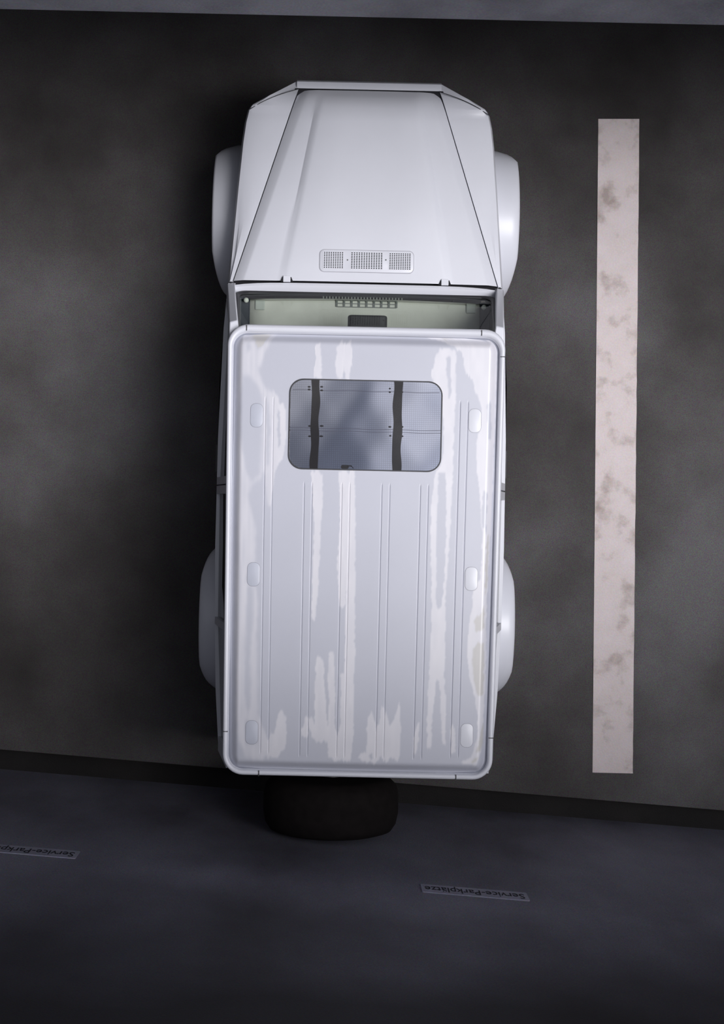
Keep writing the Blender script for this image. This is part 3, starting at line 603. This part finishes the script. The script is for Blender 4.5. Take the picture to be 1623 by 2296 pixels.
HOLES = [
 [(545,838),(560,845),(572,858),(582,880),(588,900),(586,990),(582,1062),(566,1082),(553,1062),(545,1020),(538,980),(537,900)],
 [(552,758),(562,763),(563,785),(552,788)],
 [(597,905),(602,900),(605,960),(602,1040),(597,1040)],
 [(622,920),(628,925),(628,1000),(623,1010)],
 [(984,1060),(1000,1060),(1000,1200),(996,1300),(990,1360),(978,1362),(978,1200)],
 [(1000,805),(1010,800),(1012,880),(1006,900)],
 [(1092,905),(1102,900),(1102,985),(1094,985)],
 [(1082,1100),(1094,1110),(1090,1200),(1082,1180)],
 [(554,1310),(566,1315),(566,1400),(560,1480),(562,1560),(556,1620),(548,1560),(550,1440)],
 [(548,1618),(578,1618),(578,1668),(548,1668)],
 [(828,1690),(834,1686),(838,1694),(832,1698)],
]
BEIGE_REFL = [
 [(550,742),(600,740),(609,744),(590,772),(578,784),(573,762),(563,748)],
 [(1076,1378),(1086,1362),(1086,1412),(1066,1414),(1062,1390)],
 [(1062,1450),(1072,1440),(1086,1446),(1086,1520),(1084,1560),(1072,1562),(1064,1530),(1059,1490)],
 [(1078,1640),(1086,1620),(1083,1670),(1074,1688),(1068,1686)],
 [(1058,1704),(1072,1696),(1070,1706),(1058,1712)],
 [(985,752),(1008,750),(1022,755),(1000,757)],
 [(1092,1200),(1097,1200),(1094,1300),(1089,1340),(1086,1310)],
]
def topoly(pg): return np.array([LC(x, y, 1.93) for x, y in pg])
def inside(px, py, pg):
    r = np.zeros(px.shape, bool); n = len(pg)
    for i in range(n):
        x0, y0 = pg[i]; x1, y1 = pg[(i + 1) % n]
        if y0 == y1: continue
        c_ = ((y0 > py) != (y1 > py)) & (px < (x1 - x0) * (py - y0) / (y1 - y0) + x0); r ^= c_
    return r
def vnoise(shape, gy, gx, seed):       # smooth value noise on the grid
    rg = np.random.RandomState(seed); g = rg.uniform(-1, 1, (gy + 2, gx + 2))
    yy = np.linspace(0, gy, shape[0]); xx = np.linspace(0, gx, shape[1])
    y0 = yy.astype(int); x0 = xx.astype(int); fy = ss(yy - y0)[:, None]; fx = ss(xx - x0)[None, :]
    return (g[np.ix_(y0, x0)] * (1 - fy) + g[np.ix_(y0 + 1, x0)] * fy) * (1 - fx) + (g[np.ix_(y0, x0 + 1)] * (1 - fy) + g[np.ix_(y0 + 1, x0 + 1)] * fy) * fx
nx_ = .0035 * vnoise(XX.shape, 90, 60, 1) + .002 * vnoise(XX.shape, 160, 160, 2)
ny_ = .010 * vnoise(XX.shape, 60, 160, 3) + .010 * vnoise(XX.shape, 25, 110, 4)
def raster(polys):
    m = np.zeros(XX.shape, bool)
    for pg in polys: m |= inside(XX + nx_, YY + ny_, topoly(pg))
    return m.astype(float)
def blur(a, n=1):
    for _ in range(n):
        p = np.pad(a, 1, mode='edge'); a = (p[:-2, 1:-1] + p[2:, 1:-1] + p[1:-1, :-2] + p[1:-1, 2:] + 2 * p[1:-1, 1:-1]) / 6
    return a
pale_refl = raster(PALE_REFL) * (1 - raster(HOLES)); beige_mask = raster(BEIGE_REFL)
soft = blur(pale_refl, 7); pale_refl = blur(pale_refl, 1)
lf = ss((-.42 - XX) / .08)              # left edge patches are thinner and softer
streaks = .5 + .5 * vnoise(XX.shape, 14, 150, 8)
pale_refl = pale_refl * (1 - lf) + soft * lf * (.45 + .5 * streaks)
pale_refl *= .88 + .12 * vnoise(XX.shape, 30, 90, 9)
beige_mask = blur(beige_mask, 1) * .85
ny2, nx2 = XX.shape
verts = np.stack([XX, YY, ZZ], -1).reshape(-1, 3)
ii = np.arange(ny2 * nx2).reshape(ny2, nx2)
faces = np.stack([ii[:-1, :-1], ii[:-1, 1:], ii[1:, 1:], ii[1:, :-1]], -1).reshape(-1, 4)
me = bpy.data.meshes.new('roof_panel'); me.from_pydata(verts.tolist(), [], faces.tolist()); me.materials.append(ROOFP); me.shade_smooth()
for nm, arr in (('pale_refl', pale_refl), ('beige_refl', beige_mask)):
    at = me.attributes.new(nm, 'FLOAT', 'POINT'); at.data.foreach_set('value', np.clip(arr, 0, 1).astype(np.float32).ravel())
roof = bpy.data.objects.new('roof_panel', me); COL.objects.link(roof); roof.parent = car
roof['label'] = 'ribbed white roof panel with ragged pale reflections painted on'
def rz_(x, y): 
    return 1.932 - .012 * (x / .67) ** 2 - .006 * (y / 1.1) ** 2
for px, py in ((575, 931), (1065, 943), (568, 1288), (1057, 1298), (564, 1643), (1047, 1650)):     # rack point covers
    x, y = LC(px, py, 1.935)
    A = rrect(x - .031, x + .031, y - .0595, y + .0595, .026, 6); B = rrect(x - .0285, x + .0285, y - .057, y + .057, .024, 6)
    b = MB(); b.rings([[(p, q, rz_(p, q) - .004) for p, q in A], [(p, q, rz_(p, q) + .0010) for p, q in A], [(p, q, rz_(p, q) + .0016) for p, q in B]])
    cv = b.build('rack_point_cover', PAINT if px > 600 else mat('cover_paint_shaded', (.50, .52, .60), .4, coat=.5)[0], roof, smooth=20)  # left covers get a darker paint copy, shaded side put into colour
    b = MB(); A2 = rrect(x - .0322, x + .0322, y - .0607, y + .0607, .027, 6)
    b.rings([[(p, q, rz_(p, q) - .004) for p, q in A2], [(p, q, rz_(p, q) + .0007) for p, q in A2], [(p, q, rz_(p, q) + .0007) for p, q in A]], cap=False); b.build('cover_gasket', mat('gasket', (.16, .16, .2), .6)[0], cv, smooth=0)
# ------------------------------------------------------------------ sunroof
sx0, sx1, sy0, sy1 = -.384, .3885, .404, .862
def sr(d, dz): return [(x, y, rz_(x, y) + dz) for x, y in rrect(sx0 + d, sx1 - d, sy0 + d, sy1 - d, .072 - d, 10)]
b = MB(); b.rings([sr(0, -.006), sr(0, .006), sr(.0015, .0085), sr(.005, .0085), sr(.0065, .003)], cap=False); sun = b.build('sunroof', SEAL, car, smooth=30, label='tinted glass sunroof with silver sunshade below')
# silver shade film, gently waved
nx3, ny3 = 80, 50; vs = []; fs = []
rr_ = rrect(sx0 + .004, sx1 - .004, sy0 + .004, sy1 - .004, .068, 8)
def shw(x, y): return rz_(x, y) + .0035 + .0004 * math.sin(x * 23 + 1.3) * math.sin(y * 17 + .5) + .0005 * math.sin(x * 9 + 2) 
for j in range(ny3 + 1):
    y = sy0 + .005 + (sy1 - sy0 - .010) * j / ny3; e = .068
    yc_ = max(0, y - (sy1 - .005 - e), (sy0 + .005 + e) - y); sh = e - math.sqrt(max(0, e * e - yc_ * yc_))
    for i in range(nx3 + 1):
        x = sx0 + .005 + sh + (sx1 - sx0 - .010 - 2 * sh) * i / nx3; vs.append((x, y, shw(x, y)))
for j in range(ny3):
    for i in range(nx3):
        a = j * (nx3 + 1) + i; fs.append((a, a + 1, a + nx3 + 2, a + nx3 + 1))
vs_shade = vs
mk('sunshade', vs, fs, SHADE, sun, smooth=60, label='silver woven sunshade film under the glass')
XS = [(LC(706, 950, 1.94)[0], .0205), (LC(891, 950, 1.94)[0], .0225)]
for xs, wd_ in XS:
    rows = []
    for j in range(25):
        y = sy0 + .005 + (sy1 - sy0 - .010) * j / 24; dx = .0025 * math.sin(j * .55 + xs * 9); wv = wd_ * (1 + .06 * math.sin(j * .8)) / 1
        z = shw(xs, y) + .0015
        rows.append([(xs - wv + dx + .0, y, z), (xs + wv + dx, y, z), (xs + wv + dx, y, z + .0012), (xs - wv + dx, y, z + .0012)])
    b = MB(); b.rings(rows); b.build('strap', STRAP, sun, smooth=0, label='black strap across the sunshade')
for py, off in ((868, 0), (877, 0), (962, 0), (968, 0)):
    y = LC(820, py, 1.94)[1]
    if py in (868,): continue
    rows = []
    for i in range(41):
        m_ = .005 if py != 877 else .016
        x = sx0 + m_ + (sx1 - sx0 - 2 * m_) * i / 40; yy = y + .0015 * math.sin(i * .5); z = shw(x, yy)
        rows.append([(x, yy - .0012, z), (x, yy + .0012, z), (x, yy + .0006, z + .001), (x, yy - .0006, z + .001)])
    b = MB(); b.rings(rows); b.build('seam', mat('seam_thread', (.10, .10, .14), .7)[0], sun, smooth=0)
for (px, py, w_) in ((693, 867, .008), (693, 873, .008), (721, 867, .008), (721, 875, .008), (874, 871, .005), (874, 879, .006), (901, 871, .005), (902, 879, .005),
                 (694, 955, .008), (721, 955, .010), (694, 978, .008), (720, 978, .010), (874, 957, .008), (902, 957, .006), (875, 977, .006), (902, 978, .006)):
    x, y = LC(px, py, 1.94); z = shw(x, y)
    b = MB(); b.rings([[(x + w_ * math.cos(2 * PI * j / 12), y + .0045 * math.sin(2 * PI * j / 12), z + q) for j in range(12)] for q in (0, .0014)] + [[(x + .6 * w_ * math.cos(2 * PI * j / 12), y + .003 * math.sin(2 * PI * j / 12), z + .002) for j in range(12)]])
    b.build('snap_button', STRAP, sun)
x, y = LC(773, 1046, 1.94)   # sunroof catch
b = MB(); z = shw(x, y); b.rings([[(p, q, z + h) for p, q in rrect(x - .020, x + .020, y - .012, y + .008, .009, 4)] for h in (0, .003)])
b.tube([(x + .012, y + .004, z + .002), (x + .032, y + .004, z + .002), (x + .043, y - .008, z + .002)], .0028, 6); b.build('catch', BLACK, sun)
mk('glass_pane', [(x, y, rz_(x, y) + .0075) for x, y, z in vs_shade], fs, ROOFGLASS, sun, smooth=60)
